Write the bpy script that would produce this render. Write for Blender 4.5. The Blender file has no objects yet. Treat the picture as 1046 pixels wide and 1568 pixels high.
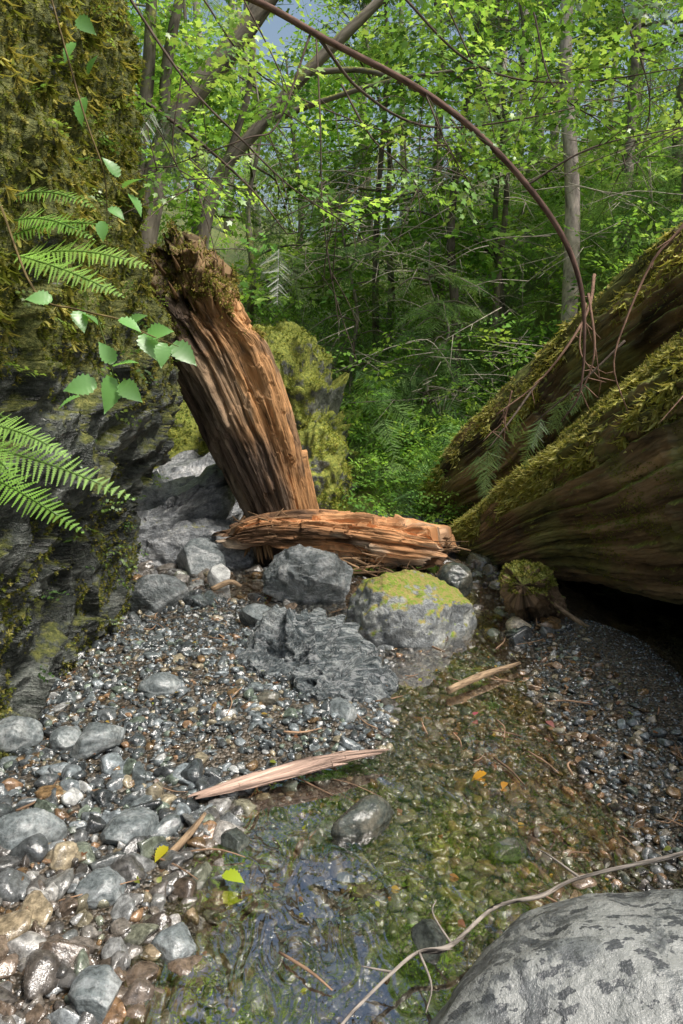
import bpy, math, random
import numpy as np
from mathutils import Vector
rng=np.random.default_rng(7)
U=rng.uniform
scene=bpy.context.scene

# ---------------------------------------------------------------- noise
def _h(i,j,k,s):
    i=i.astype(np.int64).astype(np.uint32);j=j.astype(np.int64).astype(np.uint32);k=k.astype(np.int64).astype(np.uint32)
    h=i*np.uint32(374761393)+j*np.uint32(668265263)+k*np.uint32(2246822519)+np.uint32((s*974634777)&0xffffffff)
    h^=h>>np.uint32(13);h*=np.uint32(1274126177);h^=h>>np.uint32(16);h*=np.uint32(2246822519);h^=h>>np.uint32(15)
    return h/4294967295.0*2-1
def vn(p,s=0):
    f=np.floor(p);u=p-f;u=u*u*u*(u*(u*6-15)+10)
    i,j,k=f[:,0],f[:,1],f[:,2];r=0
    for a in (0,1):
        for b in (0,1):
            for c in (0,1):
                w=(u[:,0] if a else 1-u[:,0])*(u[:,1] if b else 1-u[:,1])*(u[:,2] if c else 1-u[:,2])
                r=r+w*_h(i+a,j+b,k+c,s)
    return r
def fbm(p,o=4,s=0,g=.5):
    r=0;a=1;t=0
    for q in range(o):
        r=r+a*vn(p*(2.03**q)+q*17.3,s+q);t+=a;a*=g
    return r/t
def ridg(p,o=3,s=0):
    r=0;a=1;t=0
    for q in range(o):
        r=r+a*(1-2*np.abs(vn(p*(2.1**q)+q*9.1,s+q)));t+=a;a*=.5
    return r/t
def P3(x,y,z=0):
    x=np.asarray(x,float);return np.stack([x,np.broadcast_to(y,x.shape),np.broadcast_to(z,x.shape)],-1)
def sm(a,b,x):
    t=np.clip((x-a)/(b-a),0,1);return t*t*(3-2*t)
def G(x,y,cx,cy,sx,sy): return np.exp(-((x-cx)/sx)**2-((y-cy)/sy)**2)

# ---------------------------------------------------------------- mesh helpers
def mk(name,V,F,mat,smooth=True,col=None,tex=None,parent=None,center=True):
    V=np.asarray(V,np.float64);F=np.asarray(F,np.int32);k=F.shape[1]
    c=V.mean(0) if (center and parent is None) else np.zeros(3)
    me=bpy.data.meshes.new(name)
    me.vertices.add(len(V));me.vertices.foreach_set('co',(V-c).astype(np.float32).ravel())
    me.loops.add(F.size);me.loops.foreach_set('vertex_index',F.ravel())
    me.polygons.add(len(F));me.polygons.foreach_set('loop_start',np.arange(len(F),dtype=np.int32)*k)
    me.polygons.foreach_set('use_smooth',np.full(len(F),smooth,dtype=bool))
    me.update(calc_edges=True)
    if col is not None:
        a=me.color_attributes.new('Col','FLOAT_COLOR','POINT')
        cc=np.ones((len(V),4),np.float32);cc[:,:3]=col;a.data.foreach_set('color',cc.ravel())
    if tex is not None:
        a=me.attributes.new('tex','FLOAT_VECTOR','POINT');a.data.foreach_set('vector',np.asarray(tex,np.float32).ravel())
    me.materials.append(mat)
    ob=bpy.data.objects.new(name,me);ob.location=c
    scene.collection.objects.link(ob)
    if parent: ob.parent=parent
    return ob
def empty(name,loc=(0,0,0)):
    e=bpy.data.objects.new(name,None);scene.collection.objects.link(e);e.empty_display_size=.2;return e
class B:
    def __init__(s): s.V=[];s.F=[];s.C=[];s.T=[];s.n=0
    def add(s,V,F,C,T=None):
        F=np.asarray(F)
        if F.shape[1]==4: F=np.concatenate([F[:,[0,1,2]],F[:,[0,2,3]]])
        V=np.asarray(V);C=np.broadcast_to(np.asarray(C,float),(len(V),3))
        s.V.append(V);s.F.append(F+s.n);s.C.append(C);s.T.append(V if T is None else T);s.n+=len(V)
    def build(s,name,mat,**k):
        if not s.V: return None
        return mk(name,np.concatenate(s.V),np.concatenate(s.F),mat,col=np.concatenate(s.C),tex=np.concatenate(s.T),**k)
def gridF(nu,nv,wrap=False):
    i=np.arange(nu-1)[:,None];j=np.arange(nv if wrap else nv-1)[None,:];j2=(j+1)%nv
    return np.stack([i*nv+j,i*nv+j2,(i+1)*nv+j2,(i+1)*nv+j],-1).reshape(-1,4)
def catmull(P,n):
    P=np.asarray(P,float);Q=np.concatenate([[2*P[0]-P[1]],P,[2*P[-1]-P[-2]]])
    t=np.linspace(0,len(P)-1-1e-6,n);i=t.astype(int);u=(t-i)[:,None]
    a,b,c,d=Q[i],Q[i+1],Q[i+2],Q[i+3]
    return .5*((2*b)+(-a+c)*u+(2*a-5*b+4*c-d)*u*u+(-a+3*b-3*c+d)*u**3)
def tube(pts,rad,n=8,seg=6,disp=None,cap=True,squash=None):
    pr=catmull(np.column_stack([np.asarray(pts,float),np.asarray(rad,float)]),n)
    p=pr[:,:3];r=np.maximum(pr[:,3],.0008)
    t=np.gradient(p,axis=0);t/=np.linalg.norm(t,axis=1)[:,None]+1e-9
    ref=np.array([0,0,1.]) if abs(t[:,2]).mean()<.8 else np.array([1.,0,0])
    a=np.cross(t,ref);a/=np.linalg.norm(a,axis=1)[:,None];b=np.cross(a,t)
    th=np.linspace(0,2*np.pi,seg,endpoint=False)
    L=np.concatenate([[0],np.cumsum(np.linalg.norm(np.diff(p,axis=0),axis=1))])
    TH,LL=np.meshgrid(th,L);R=np.repeat(r[:,None],seg,1)
    sx=1 if squash is None else squash
    off=0
    if disp is not None:
        R,off=disp(TH,LL,R,L[-1])
    V=p[:,None]+a[:,None]*(np.cos(TH)*R)[...,None]+b[:,None]*(np.sin(TH)*R*sx)[...,None]
    if np.ndim(off)>0: V=V+t[:,None]*off[...,None]
    r0=r.mean()
    T=np.stack([np.cos(TH)*r0,np.sin(TH)*r0,LL],-1).reshape(-1,3)
    V=V.reshape(-1,3);F=gridF(n,seg,True)
    F=np.concatenate([F[:,[0,1,2]],F[:,[0,2,3]]])
    if cap:
        m=len(V);V=np.concatenate([V,[V[:seg].mean(0)],[V[-seg:].mean(0)]]);T=np.concatenate([T,[[0,0,0]],[[0,0,L[-1]]]])
        s=np.arange(seg);s2=(s+1)%seg
        F=np.concatenate([F,np.stack([s2,s,np.full(seg,m)],-1),np.stack([s+(n-1)*seg,s2+(n-1)*seg,np.full(seg,m+1)],-1)])
    return V,F,T
def rot(yaw,pitch,roll):
    z=np.zeros_like(yaw);o=z+1
    c,s=np.cos(yaw),np.sin(yaw);Rz=np.stack([c,-s,z,s,c,z,z,z,o],-1).reshape(-1,3,3)
    c,s=np.cos(pitch),np.sin(pitch);Rx=np.stack([o,z,z,z,c,-s,z,s,c],-1).reshape(-1,3,3)
    c,s=np.cos(roll),np.sin(roll);Ry=np.stack([c,z,s,z,o,z,-s,z,c],-1).reshape(-1,3,3)
    return Rz@Rx@Ry
def Rdir(d,n):
    d=d/np.linalg.norm(d,axis=1)[:,None];x=np.cross(d,n);x/=np.linalg.norm(x,axis=1)[:,None];z=np.cross(x,d);return np.stack([x,d,z],-1)
def inst(tv,tf,pos,R,s,col,tc=None):
    n=len(pos);m=len(tv);s=np.asarray(s)
    if s.ndim==1: s=np.repeat(s[:,None],3,1)
    V=np.einsum('nij,nmj->nmi',R,tv[None]*s[:,None,:])+pos[:,None]
    F=(tf[None]+(np.arange(n)*m)[:,None,None]).reshape(-1,tf.shape[1])
    C=np.repeat(np.asarray(col)[:,None],m,1)
    if tc is not None: C=C*tc[None,:,:] if tc.ndim==2 else C*tc[None,:,None]
    return V.reshape(-1,3),F,C.reshape(-1,3)
def ico(sub):
    import bmesh
    bm=bmesh.new();bmesh.ops.create_icosphere(bm,subdivisions=sub,radius=1)
    V=np.array([v.co[:] for v in bm.verts]);F=np.array([[v.index for v in f.verts] for f in bm.faces]);bm.free();return V,F
ICO={k:ico(k) for k in (2,3,5,6)}

# ---------------------------------------------------------------- materials
class N:
    def __init__(s,name):
        s.m=bpy.data.materials.new(name);s.m.use_nodes=True;s.nt=s.m.node_tree;s.nt.nodes.clear()
        s.out=s.nt.nodes.new('ShaderNodeOutputMaterial')
    def n(s,t,**k):
        x=s.nt.nodes.new('ShaderNode'+t)
        for a,b in k.items(): setattr(x,a,b)
        return x
    def L(s,a,b): s.nt.links.new(a,b)
    def put(s,sock,v):
        if isinstance(v,bpy.types.NodeSocket): s.L(v,sock)
        elif isinstance(v,tuple) and len(v)==3 and sock.type=='RGBA': sock.default_value=(*v,1)
        else: sock.default_value=v
    def pos(s): return s.n('NewGeometry').outputs['Position']
    def nrm(s):
        x=s.n('SeparateXYZ');s.L(s.n('NewGeometry').outputs['Normal'],x.inputs[0]);return x.outputs
    def attr(s,nm,o='Color'): return s.n('Attribute',attribute_name=nm).outputs[o]
    def map(s,v,sc=(1,1,1),ro=(0,0,0)):
        x=s.n('Mapping');s.L(v,x.inputs[0]);x.inputs['Scale'].default_value=sc;x.inputs['Rotation'].default_value=ro;return x.outputs[0]
    def noise(s,v,sc,d=5,r=.6,w=0):
        x=s.n('TexNoise');s.L(v,x.inputs['Vector']);x.inputs['Scale'].default_value=sc;x.inputs['Detail'].default_value=d;x.inputs['Roughness'].default_value=r;x.inputs['Distortion'].default_value=w;return x.outputs[0]
    def ramp(s,f,st):
        x=s.n('ValToRGB');s.L(f,x.inputs[0]);e=x.color_ramp.elements
        while len(e)<len(st): e.new(.5)
        for q,(p,c) in zip(e,st): q.position=p;q.color=(*(c if isinstance(c,tuple) else (c,c,c)),1)
        return x.outputs[0]
    def mix(s,f,a,b,bl='MIX'):
        x=s.n('Mix',data_type='RGBA',blend_type=bl);s.put(x.inputs[0],f);s.put(x.inputs[6],a);s.put(x.inputs[7],b);return x.outputs[2]
    def math(s,op,a,b=0.,cl=False):
        x=s.n('Math',operation=op,use_clamp=cl);s.put(x.inputs[0],a);s.put(x.inputs[1],b);return x.outputs[0]
    def bump(s,h,st=.5,d=.02,nrm=None):
        x=s.n('Bump');s.L(h,x.inputs['Height']);x.inputs['Strength'].default_value=st;x.inputs['Distance'].default_value=d
        if nrm is not None: s.L(nrm,x.inputs['Normal'])
        return x.outputs[0]
    def pbr(s,col,rough=.7,nor=None,spec=.5):
        x=s.n('BsdfPrincipled');s.put(x.inputs['Base Color'],col);s.put(x.inputs['Roughness'],rough);x.inputs['Specular IOR Level'].default_value=spec
        if nor is not None: s.L(nor,x.inputs['Normal'])
        s.L(x.outputs[0],s.out.inputs[0]);return x

def leafmat(name,trans=.5,gl=0.):
    m=N(name);c=m.attr('Col')
    d=m.n('BsdfDiffuse');m.put(d.inputs[0],c)
    t=m.n('BsdfTranslucent');m.put(t.inputs[0],m.mix(1.0,c,(1.4,1.3,.7),'MULTIPLY'))
    x=m.n('MixShader');x.inputs[0].default_value=trans;m.L(d.outputs[0],x.inputs[1]);m.L(t.outputs[0],x.inputs[2])
    o=x
    if gl:
        g=m.n('BsdfGlossy');g.inputs['Roughness'].default_value=.4;g.inputs[0].default_value=(1,1,1,1)
        o=m.n('MixShader');o.inputs[0].default_value=gl;m.L(x.outputs[0],o.inputs[1]);m.L(g.outputs[0],o.inputs[2])
    m.L(o.outputs[0],m.out.inputs[0])
    return m.m
M_leaf=leafmat('leaf_green_near',.5,.05);M_leaff=leafmat('leaf_green',.5,.0);M_moss=leafmat('moss_fronds',.3)

def barkmat(name,sc=(14,14,3),bs=.6,bd=.02,rough=.85,moss=None,cont=(.45,1.5)):
    m=N(name);c=m.attr('Col');t=m.attr('tex','Vector')
    v=m.map(t,sc);n1=m.noise(v,1.,5,.65,.4);n2=m.noise(m.map(t,(sc[0]*4,sc[1]*4,sc[2]*2)),1.,3,.6)
    c=m.mix(1.0,c,m.ramp(n1,[(.32,cont[0]*.6),(.5,.95),(.7,cont[1])]),'MULTIPLY')
    c=m.mix(.6,c,m.ramp(n2,[(.3,.6),(.7,1.3)]),'MULTIPLY')
    if moss:
        nz=m.nrm()[2];p=m.pos()
        f=m.math('ADD',m.math('MULTIPLY',nz,moss[0]),m.math('MULTIPLY',m.noise(p,5,5,.7),2.2))
        f=m.ramp(m.math('SUBTRACT',f,moss[1]),[(.4,0.),(.62,1.)])
        mc=m.ramp(m.noise(p,40,3,.7),[(.3,(.08,.09,.02)),(.55,(.22,.24,.06)),(.75,(.43,.42,.13))])
        c=m.mix(f,c,mc)
    h=m.math('ADD',n1,m.math('MULTIPLY',n2,.35))
    m.pbr(c,rough,m.bump(h,bs,bd),.25);return m.m
M_bark=barkmat('tree_bark',(9,9,4));M_twig=barkmat('twig_bark',(60,60,12),.3,.003)
M_barkmoss=barkmat('mossy_bark',(9,9,3),moss=(.5,.85))
M_biglog=barkmat('rotten_giant_log_bark',(12,12,1.2),1.,.05,.8,moss=(.85,1.02),cont=(.15,2.1))
M_stump=barkmat('weathered_stump_wood',(20,20,2.2),1.,.04,.75,moss=(1.0,1.6),cont=(.25,1.6))
M_orange=barkmat('broken_log_wood',(22,22,2.6),1.,.03,.7,cont=(.3,1.75))

def rockmat(name,dark,mid,lite,moss=(0,3.0),mosscol=None,scale=3.,rough=.6,lichen=0.,vein=0.,zmoss=None,bd=.02,strata=None):
    m=N(name);p=m.pos()
    v=p if strata is None else m.map(p,strata[0],strata[1])
    n1=m.noise(v,scale,6,.7,.5);n2=m.noise(p,scale*8,4,.75)
    c=m.ramp(n1,[(.34,dark),(.5,mid),(.64,lite)])
    c=m.mix(.85,c,m.ramp(n2,[(.32,.4),(.62,1.4)]),'MULTIPLY')
    if vein:
        vv=m.noise(m.map(p,(1.5,4,9),(.5,.8,.3)),3.5,4,.6,1.8)
        c=m.mix(m.math('MULTIPLY',m.ramp(vv,[(.56,0.),(.62,1.)]),vein),c,(.42,.44,.45))
    if lichen:
        l=m.ramp(m.noise(p,4.5,6,.7,1.2),[(.49,0.),(.52,1.)]);c=m.mix(m.math('MULTIPLY',l,lichen),c,m.mix(n2,(.14,.15,.145),(.42,.43,.41)))
        l2=m.ramp(m.noise(m.map(p,(1,1.6,1),(1,2,0)),17,3,.7),[(.57,0.),(.60,1.)]);c=m.mix(m.math('MULTIPLY',l2,lichen),c,(.05,.055,.06))
    if moss[1]<2.9:
        nz=m.nrm()[2];n3=m.noise(p,3.2,5,.75)
        f=m.math('ADD',m.math('MULTIPLY',nz,moss[0]),m.math('MULTIPLY',n3,2.4))
        if zmoss:
            sp=m.n('SeparateXYZ');m.L(p,sp.inputs[0])
            f=m.math('ADD',f,m.math('MULTIPLY',m.ramp(m.math('MULTIPLY',sp.outputs[2],.25),[(zmoss[0],0.),(zmoss[1],1.)]),zmoss[2]))
        f=m.ramp(m.math('SUBTRACT',f,moss[1]),[(.4,0.),(.6,1.)])
        mc=mosscol or [(.3,(.05,.06,.01)),(.52,(.17,.18,.03)),(.75,(.4,.4,.07))]
        c=m.mix(f,c,m.ramp(m.noise(p,30,4,.8),mc))
        h=m.math('ADD',n1,m.math('MULTIPLY',n2,.5))
        r=m.mix(f,(rough,)*3,(.95,)*3);rr=m.n('RGBToBW');m.L(r,rr.inputs[0]);r=rr.outputs[0]
    else:
        h=m.math('ADD',n1,m.math('MULTIPLY',n2,.5));r=rough
    m.pbr(c,r,m.bump(h,1.,bd),.6);return m.m
M_cliff=rockmat('mossy_cliff_rock',(.02,.023,.02),(.06,.07,.06),(.22,.235,.21),(.45,.96),[(.3,(.035,.045,.012)),(.5,(.11,.125,.03)),(.7,(.32,.31,.09))],3.5,.33,zmoss=(.28,.6,.75),strata=((1.,1.,3.2),(.5,.5,0)),bd=.07)
M_rock=rockmat('grey_boulder_rock',(.05,.06,.06),(.14,.16,.165),(.36,.37,.37),(.3,1.5),[(.3,(.08,.10,.02)),(.5,(.17,.20,.04)),(.7,(.27,.24,.09))],5,.28,vein=.6,bd=.03)
M_rockmoss=rockmat('mossy_boulder_rock',(.10,.11,.11),(.22,.235,.24),(.43,.44,.41),(.8,1.14),[(.32,(.12,.20,.02)),(.46,(.24,.32,.04)),(.55,(.36,.26,.10)),(.7,(.38,.42,.09))],5,.33,bd=.03)
M_rockfull=rockmat('moss_covered_rock',(.06,.065,.06),(.16,.17,.15),(.32,.32,.28),(.55,.62),[(.3,(.06,.09,.015)),(.46,(.22,.26,.045)),(.66,(.46,.46,.09))],4,.7,bd=.05)
M_angular=rockmat('wet_striated_rock',(.04,.05,.055),(.14,.165,.175),(.5,.53,.53),(.3,1.55),[(.3,(.12,.17,.01)),(.5,(.28,.34,.02)),(.75,(.4,.42,.05))],8,.12,vein=.9,strata=((1,4.,1),(.3,.6,.5)),bd=.05)
M_fgrock=rockmat('lichen_boulder_rock',(.08,.085,.09),(.13,.14,.14),(.19,.20,.19),(.2,3.),None,4,.42,lichen=.9,bd=.015)
M_slab=rockmat('bedrock_slab',(.10,.11,.12),(.28,.295,.31),(.56,.56,.56),(.5,1.5),[(.3,(.12,.13,.01)),(.5,(.28,.28,.045)),(.75,(.48,.42,.09))],3.5,.3,vein=.35,strata=((1,1,3),(.4,.5,0)),bd=.05)

# pebbles
m=N('river_pebble_stone');c=m.attr('Col');p=m.pos()
n1=m.noise(p,45,4,.7);c=m.mix(.9,c,m.ramp(n1,[(.35,.4),(.5,.95),(.65,1.7)]),'MULTIPLY')
m.pbr(c,m.math('SUBTRACT',m.math('MULTIPLY',n1,.5),.12,True),m.bump(n1,.6,.008),1.);M_peb=m.m
# ground
m=N('creek_gravel_and_forest_floor');p=m.pos();vd=m.n('TexVoronoi');m.L(p,vd.inputs['Vector']);vd.inputs['Scale'].default_value=80
bw=m.n('RGBToBW');m.L(vd.outputs['Color'],bw.inputs[0])
g=m.ramp(bw.outputs[0],[(.2,(.025,.025,.02)),(.45,(.07,.06,.048)),(.6,(.11,.09,.065)),(.85,(.2,.19,.175))])
g=m.mix(.7,g,m.ramp(m.noise(p,3,4),[(.3,(.5,.45,.38)),(.7,(1.2,1.1,1.))]),'MULTIPLY')
ff=m.ramp(m.noise(p,6,6,.7),[(.3,(.04,.05,.012)),(.5,(.15,.19,.04)),(.7,(.22,.15,.08))])
sp=m.n('SeparateXYZ');m.L(p,sp.inputs[0])
f=m.ramp(m.math('MULTIPLY',sp.outputs[1],.1),[(.6,0.),(.72,1.)])
c=m.mix(f,g,ff)
m.pbr(c,.45,m.bump(m.math('SUBTRACT',1.,vd.outputs['Distance']),.8,.012),.4);M_ground=m.m
# water
m=N('clear_creek_water');p=m.pos()
h=m.noise(m.map(p,(1,.5,1)),9,2,.5,1.6)
mask=m.ramp(m.noise(p,2.2,1),[(.44,.05),(.62,1.)])
b=m.bump(m.math('MULTIPLY',h,mask),.42,.03)
t=m.n('BsdfTransparent');t.inputs[0].default_value=(.93,.93,.88,1)
g=m.n('BsdfGlossy');g.inputs['Roughness'].default_value=.01;g.inputs[0].default_value=(1,1,1,1);m.L(b,g.inputs['Normal'])
fr=m.n('Fresnel');fr.inputs[0].default_value=1.4;m.L(b,fr.inputs['Normal'])
x=m.n('MixShader');m.L(m.math('ADD',fr.outputs[0],.27,True),x.inputs[0]);m.L(t.outputs[0],x.inputs[1]);m.L(g.outputs[0],x.inputs[2]);m.L(x.outputs[0],m.out.inputs[0]);M_water=m.m

# ---------------------------------------------------------------- terrain
def wz(y): return np.clip(.03*np.clip(y-3.7,0,None),0,.3)
def rel(x,y):
    r=-.022+0*x
    r=r+.10*G(x,y,-.8,3.6,.75,.9)+.055*G(x,y,-1.05,2.0,.5,.75)+.06*G(x,y,-.15,2.95,.45,.3)
    r=r-.12*G(x,y,-.05,1.75,.34,.62)-.07*G(x,y,.30,2.35,.25,.5)
    r=r+.10*sm(.75,1.45,x)*sm(1.6,2.4,y)*(1-sm(4,4.6,y))
    r=r-.06*G(x,y,.5,3.4,.2,.45)-.08*G(x,y,-.2,4.5,.5,.22)-.06*G(x,y,.8,4.1,.2,.4)+.05*G(x,y,-1.,4.7,.4,.25)-.05*G(x,y,-.75,5.1,.2,.3)
    r=r+.022*fbm(P3(x*2.6,y*2.6,0),4,5)
    r=r+.5*sm(-1.5,-2.6,x)-.14*sm(1.5,2.0,x)*sm(2.5,3.2,y)*(1-sm(5,6,y))+1.6*sm(2.15,3.1,x)  # right bank added behind the log to keep sky light off its hollow
    return r
def hgt(x,y):
    yy=np.clip(y-6.6,0,None);v=.17*yy**1.25+.55*np.clip(x-2.6,0,None)*sm(4,8,y)+.6*np.clip(-2.4-x,0,None)*sm(4,8,y)
    v=9*np.tanh(v/9)
    return wz(y)+rel(x,y)+v+.25*sm(7,12,y)*fbm(P3(x*.7,y*.7,0),4,11)
xs=np.concatenate([np.linspace(-90,-3,50)[:-1],np.linspace(-3,3.5,330),np.linspace(3.5,90,50)[1:]])
ys=np.concatenate([np.linspace(-30,.8,25)[:-1],np.linspace(.8,8,360),np.linspace(8,120,110)[1:]])
X,Y=np.meshgrid(xs,ys,indexing='ij')
Z=hgt(X.ravel(),Y.ravel())
mk('creek_bed_ground',np.column_stack([X.ravel(),Y.ravel(),Z]),gridF(len(xs),len(ys))[:,::-1],M_ground,center=False)
xs=np.linspace(-2.2,2.6,120);ys=np.linspace(-1,7.2,220);X,Y=np.meshgrid(xs,ys,indexing='ij')
mk('creek_water',np.column_stack([X.ravel(),Y.ravel(),wz(Y.ravel())]),gridF(120,220)[:,::-1],M_water,center=False)

# ---------------------------------------------------------------- pebbles
def peb_t(sub,seed):
    V,F=ICO[sub];r=np.random.default_rng(seed);V=V.copy()
    for q in range(8):
        n=r.normal(size=3);n/=np.linalg.norm(n);d=r.uniform(.45,.8);e=np.maximum(0,V@n-d);V-=e[:,None]*n*.92
    V*=(1+.16*vn(V*1.5+seed*5,seed))[:,None]
    return V,F
pb=B()
pal=np.array([[.20,.23,.245],[.06,.07,.075],[.12,.14,.145],[.30,.26,.18],[.17,.11,.055],[.46,.47,.46],[.16,.20,.16],[.25,.155,.09],[.09,.10,.105]])*.82
def pebbles(n,x0,x1,y0,y1,s0,s1,sub,wts,power=2.,flat=(.4,.8),sink=.25):
    x=U(x0,x1,n);y=U(y0,y1,n)
    s=s0+(s1-s0)*U(0,1,n)**power
    z=hgt(x,y)
    C=pal[rng.choice(len(pal),n,p=np.array(wts)/sum(wts))]*U(.6,1.4,(n,1))
    wet=sm(.01,-.03,z-wz(y));rt=sm(.2,.8,x)*sm(3.9,3.3,y)
    brown=np.array([.32,.185,.085]);green=np.array([.26,.27,.08])
    k=np.clip(wet*(.4+rt*.5)+.4*sm(2.4,1.5,y)*sm(-.2,-.9,x),0,.85)[:,None]*U(.2,1.,(n,1));C=C*(1-k)+brown*k*U(.5,1.4,(n,1))
    gk=(G(x,y,.26,2.1,.22,.5)*.75*wet)[:,None]*U(.2,1,(n,1));C=C*(1-gk)+green*gk
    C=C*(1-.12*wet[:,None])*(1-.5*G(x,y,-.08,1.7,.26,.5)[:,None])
    var=rng.integers(0,8,n)
    for q in range(8):
        i=np.where(var==q)[0]
        if not len(i): continue
        tv,tf=peb_t(sub,q+10)
        R=rot(U(0,6.28,len(i)),rng.normal(0,.3,len(i)),rng.normal(0,.3,len(i)))
        sc=np.stack([s[i]*U(.85,1.4,len(i)),s[i]*U(.6,1.,len(i)),s[i]*U(*flat,len(i))],-1)
        pos=np.column_stack([x[i],y[i],z[i]+sc[:,2]*sink])
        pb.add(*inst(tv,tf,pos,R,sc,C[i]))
W=[3,3,3,1,.7,.7,1.2,.5,3]
pebbles(15000,-1.7,1.3,1.1,5.6,.006,.017,2,W,1.3)
pebbles(6000,1.0,2.1,1.6,4.6,.004,.010,2,[3,4,4,.6,.6,.6,1,.5,4],1.3)
pebbles(5200,-1.65,1.0,1.1,5.6,.015,.032,2,W,1.5)
pebbles(1000,.3,1.4,1.3,4.2,.012,.035,3,[1,1,1,2,3,.5,1,3,1],1.5)
pebbles(1500,-1.6,.7,1.1,4.8,.022,.048,3,W,2.,flat=(.45,.75))
pebbles(300,-1.6,-.35,1.2,2.6,.04,.07,3,W,1.6)
pebbles(130,-1.6,-.2,4.6,6.5,.05,.11,3,[2,3,3,0,1,.5,1,0,3],1.5)
pebbles(150,-.3,.75,1.3,2.6,.025,.045,3,[1,1,1,2,2,.2,3,1,2],2.)
pebbles(160,.5,1.3,4.0,5.8,.03,.09,3,[1,3,2,1,1,.2,1,0,2],2.)
pebbles(90,-.2,1.2,5.7,7.2,.06,.16,3,[2,3,3,0,1,1,2,0,3],1.5)
pb.build('creek_pebbles',M_peb,center=False)

# ---------------------------------------------------------------- rocks
def rock(name,c,r,seed,mat,sub=5,cuts=9,cut=(.5,.85),rough=.06,strata=None,yaw=0,hard=.95):
    V,F=ICO[sub];g=np.random.default_rng(seed);V=V.copy();V*=(1+.18*fbm(V*1.1+seed,2,seed))[:,None]
    for q in range(cuts):
        n=g.normal(size=3);n/=np.linalg.norm(n);d=g.uniform(*cut);e=np.maximum(0,V@n-d);V-=e[:,None]*n*hard
    nn=V/np.linalg.norm(V,axis=1)[:,None];r=np.array(r)
    V=V*r;mr=r.mean()
    if strata:
        d=np.array(strata[0]);d=d/np.linalg.norm(d);q=V@d*strata[1]/mr+.9*fbm(V*2/mr+seed,4,seed+3)
        fr=q-np.floor(q);st=_h(np.floor(q),np.floor(V[:,0]/mr*2.5+fbm(V*3/mr,2,4)),np.floor(V[:,1]/mr*2.5),seed)
        V+=nn*((fr**2*.6+st*.5)*strata[2]*mr)[:,None]
    V+=nn*((fbm(V*2.5/mr+seed*3,6,seed+9,.62)+.35*ridg(V*4/mr,3,seed+2))*rough*mr*1.6)[:,None]
    cs,sn=math.cos(yaw),math.sin(yaw);V=V@np.array([[cs,sn,0],[-sn,cs,0],[0,0,1]])
    V+=np.array(c);mk(name,V,F,mat);return V
rock('mossy_boulder',(.46,4.35,.06),(.42,.34,.38),3,M_rockmoss,6,cut=(.5,.85),yaw=.3,rough=.08)
rock('grey_boulder',(-.24,4.95,.08),(.36,.3,.28),5,M_rock,6,yaw=.2,rough=.09)
rock('striated_rock',(-.16,3.72,.0),(.36,.30,.33),18,M_angular,6,cuts=9,cut=(.5,.85),strata=((.9,.3,-.45),4.,.25),rough=.08)
rock('striated_rock',(-.0,3.42,-.02),(.24,.24,.2),9,M_angular,6,cuts=9,cut=(.5,.85),strata=((.9,.3,-.45),3,.25),rough=.08)
rock('striated_rock',(-.38,3.62,.0),(.17,.2,.15),29,M_angular,5,cuts=9,cut=(.5,.85),strata=((.9,.3,-.45),3,.25),rough=.08)
rock('flat_creek_stone',(-1.2,4.62,.08),(.24,.17,.18),12,M_rock,5,rough=.04)
rock('white_stone',(-.88,5.15,.1),(.1,.09,.12),14,rockmat('pale_stone',(.3,.3,.3),(.45,.46,.45),(.6,.6,.58),(0,3)),5,rough=.03)
M_peb2=rockmat('smooth_creek_stone',(.09,.105,.11),(.17,.195,.20),(.31,.33,.33),(0,3),None,8,.27,bd=.006,vein=.3)
M_pebd=rockmat('dark_wet_stone',(.035,.04,.04),(.07,.08,.07),(.15,.14,.11),(0,3),None,6,.10,bd=.006)
for i,(x,y,z,a,b,c2) in enumerate([(-.86,3.3,.06,.11,.09,.07),(-1.0,2.78,.06,.13,.10,.085),(-1.14,2.82,.04,.075,.07,.06),(-1.38,2.85,.05,.13,.1,.08),(-.71,2.22,.03,.1,.09,.065),(-1.03,2.15,.05,.09,.13,.11),(-.72,1.93,.03,.08,.07,.055),(.07,2.33,.0,.12,.07,.07),(.24,1.77,-.005,.085,.05,.04),(-.35,2.2,-.01,.06,.05,.05),(.38,1.58,-.01,.07,.09,.06),(-.6,1.55,.03,.08,.07,.05),(-1.0,1.75,.03,.09,.08,.06),(.55,2.2,-.03,.07,.05,.03),(.0,3.05,.05,.09,.07,.07),(-.5,4.3,.07,.13,.1,.1),(.78,4.9,.15,.13,.13,.13),(-1.1,5.6,.1,.24,.2,.2),(-.45,1.75,0,.06,.07,.04),(-.33,3.15,.06,.07,.05,.05),(-.35,5.35,.1,.2,.15,.2)]):
    rock('creek_stone',(x,y,z),(a,b,c2),30+i,M_pebd if i in (7,8,13,9,16,19,20) else M_peb2,5,rough=.04,yaw=i,cuts=8,cut=(.6,.92))
rock('lichen_boulder',(.90,1.25,-.05),(.80,.62,.40),22,M_fgrock,6,cuts=10,cut=(.66,.92),rough=.03,yaw=.12)
rock('bedrock_slab',(-1.7,6.9,-.05),(1.25,1.5,.88),41,M_slab,6,strata=((.35,-.5,.9),6,.14),rough=.09)
rock('bedrock_slab',(-1.25,5.95,-.05),(.5,.45,.38),43,M_slab,6,strata=((.35,-.5,.9),5,.14),rough=.09)
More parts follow.
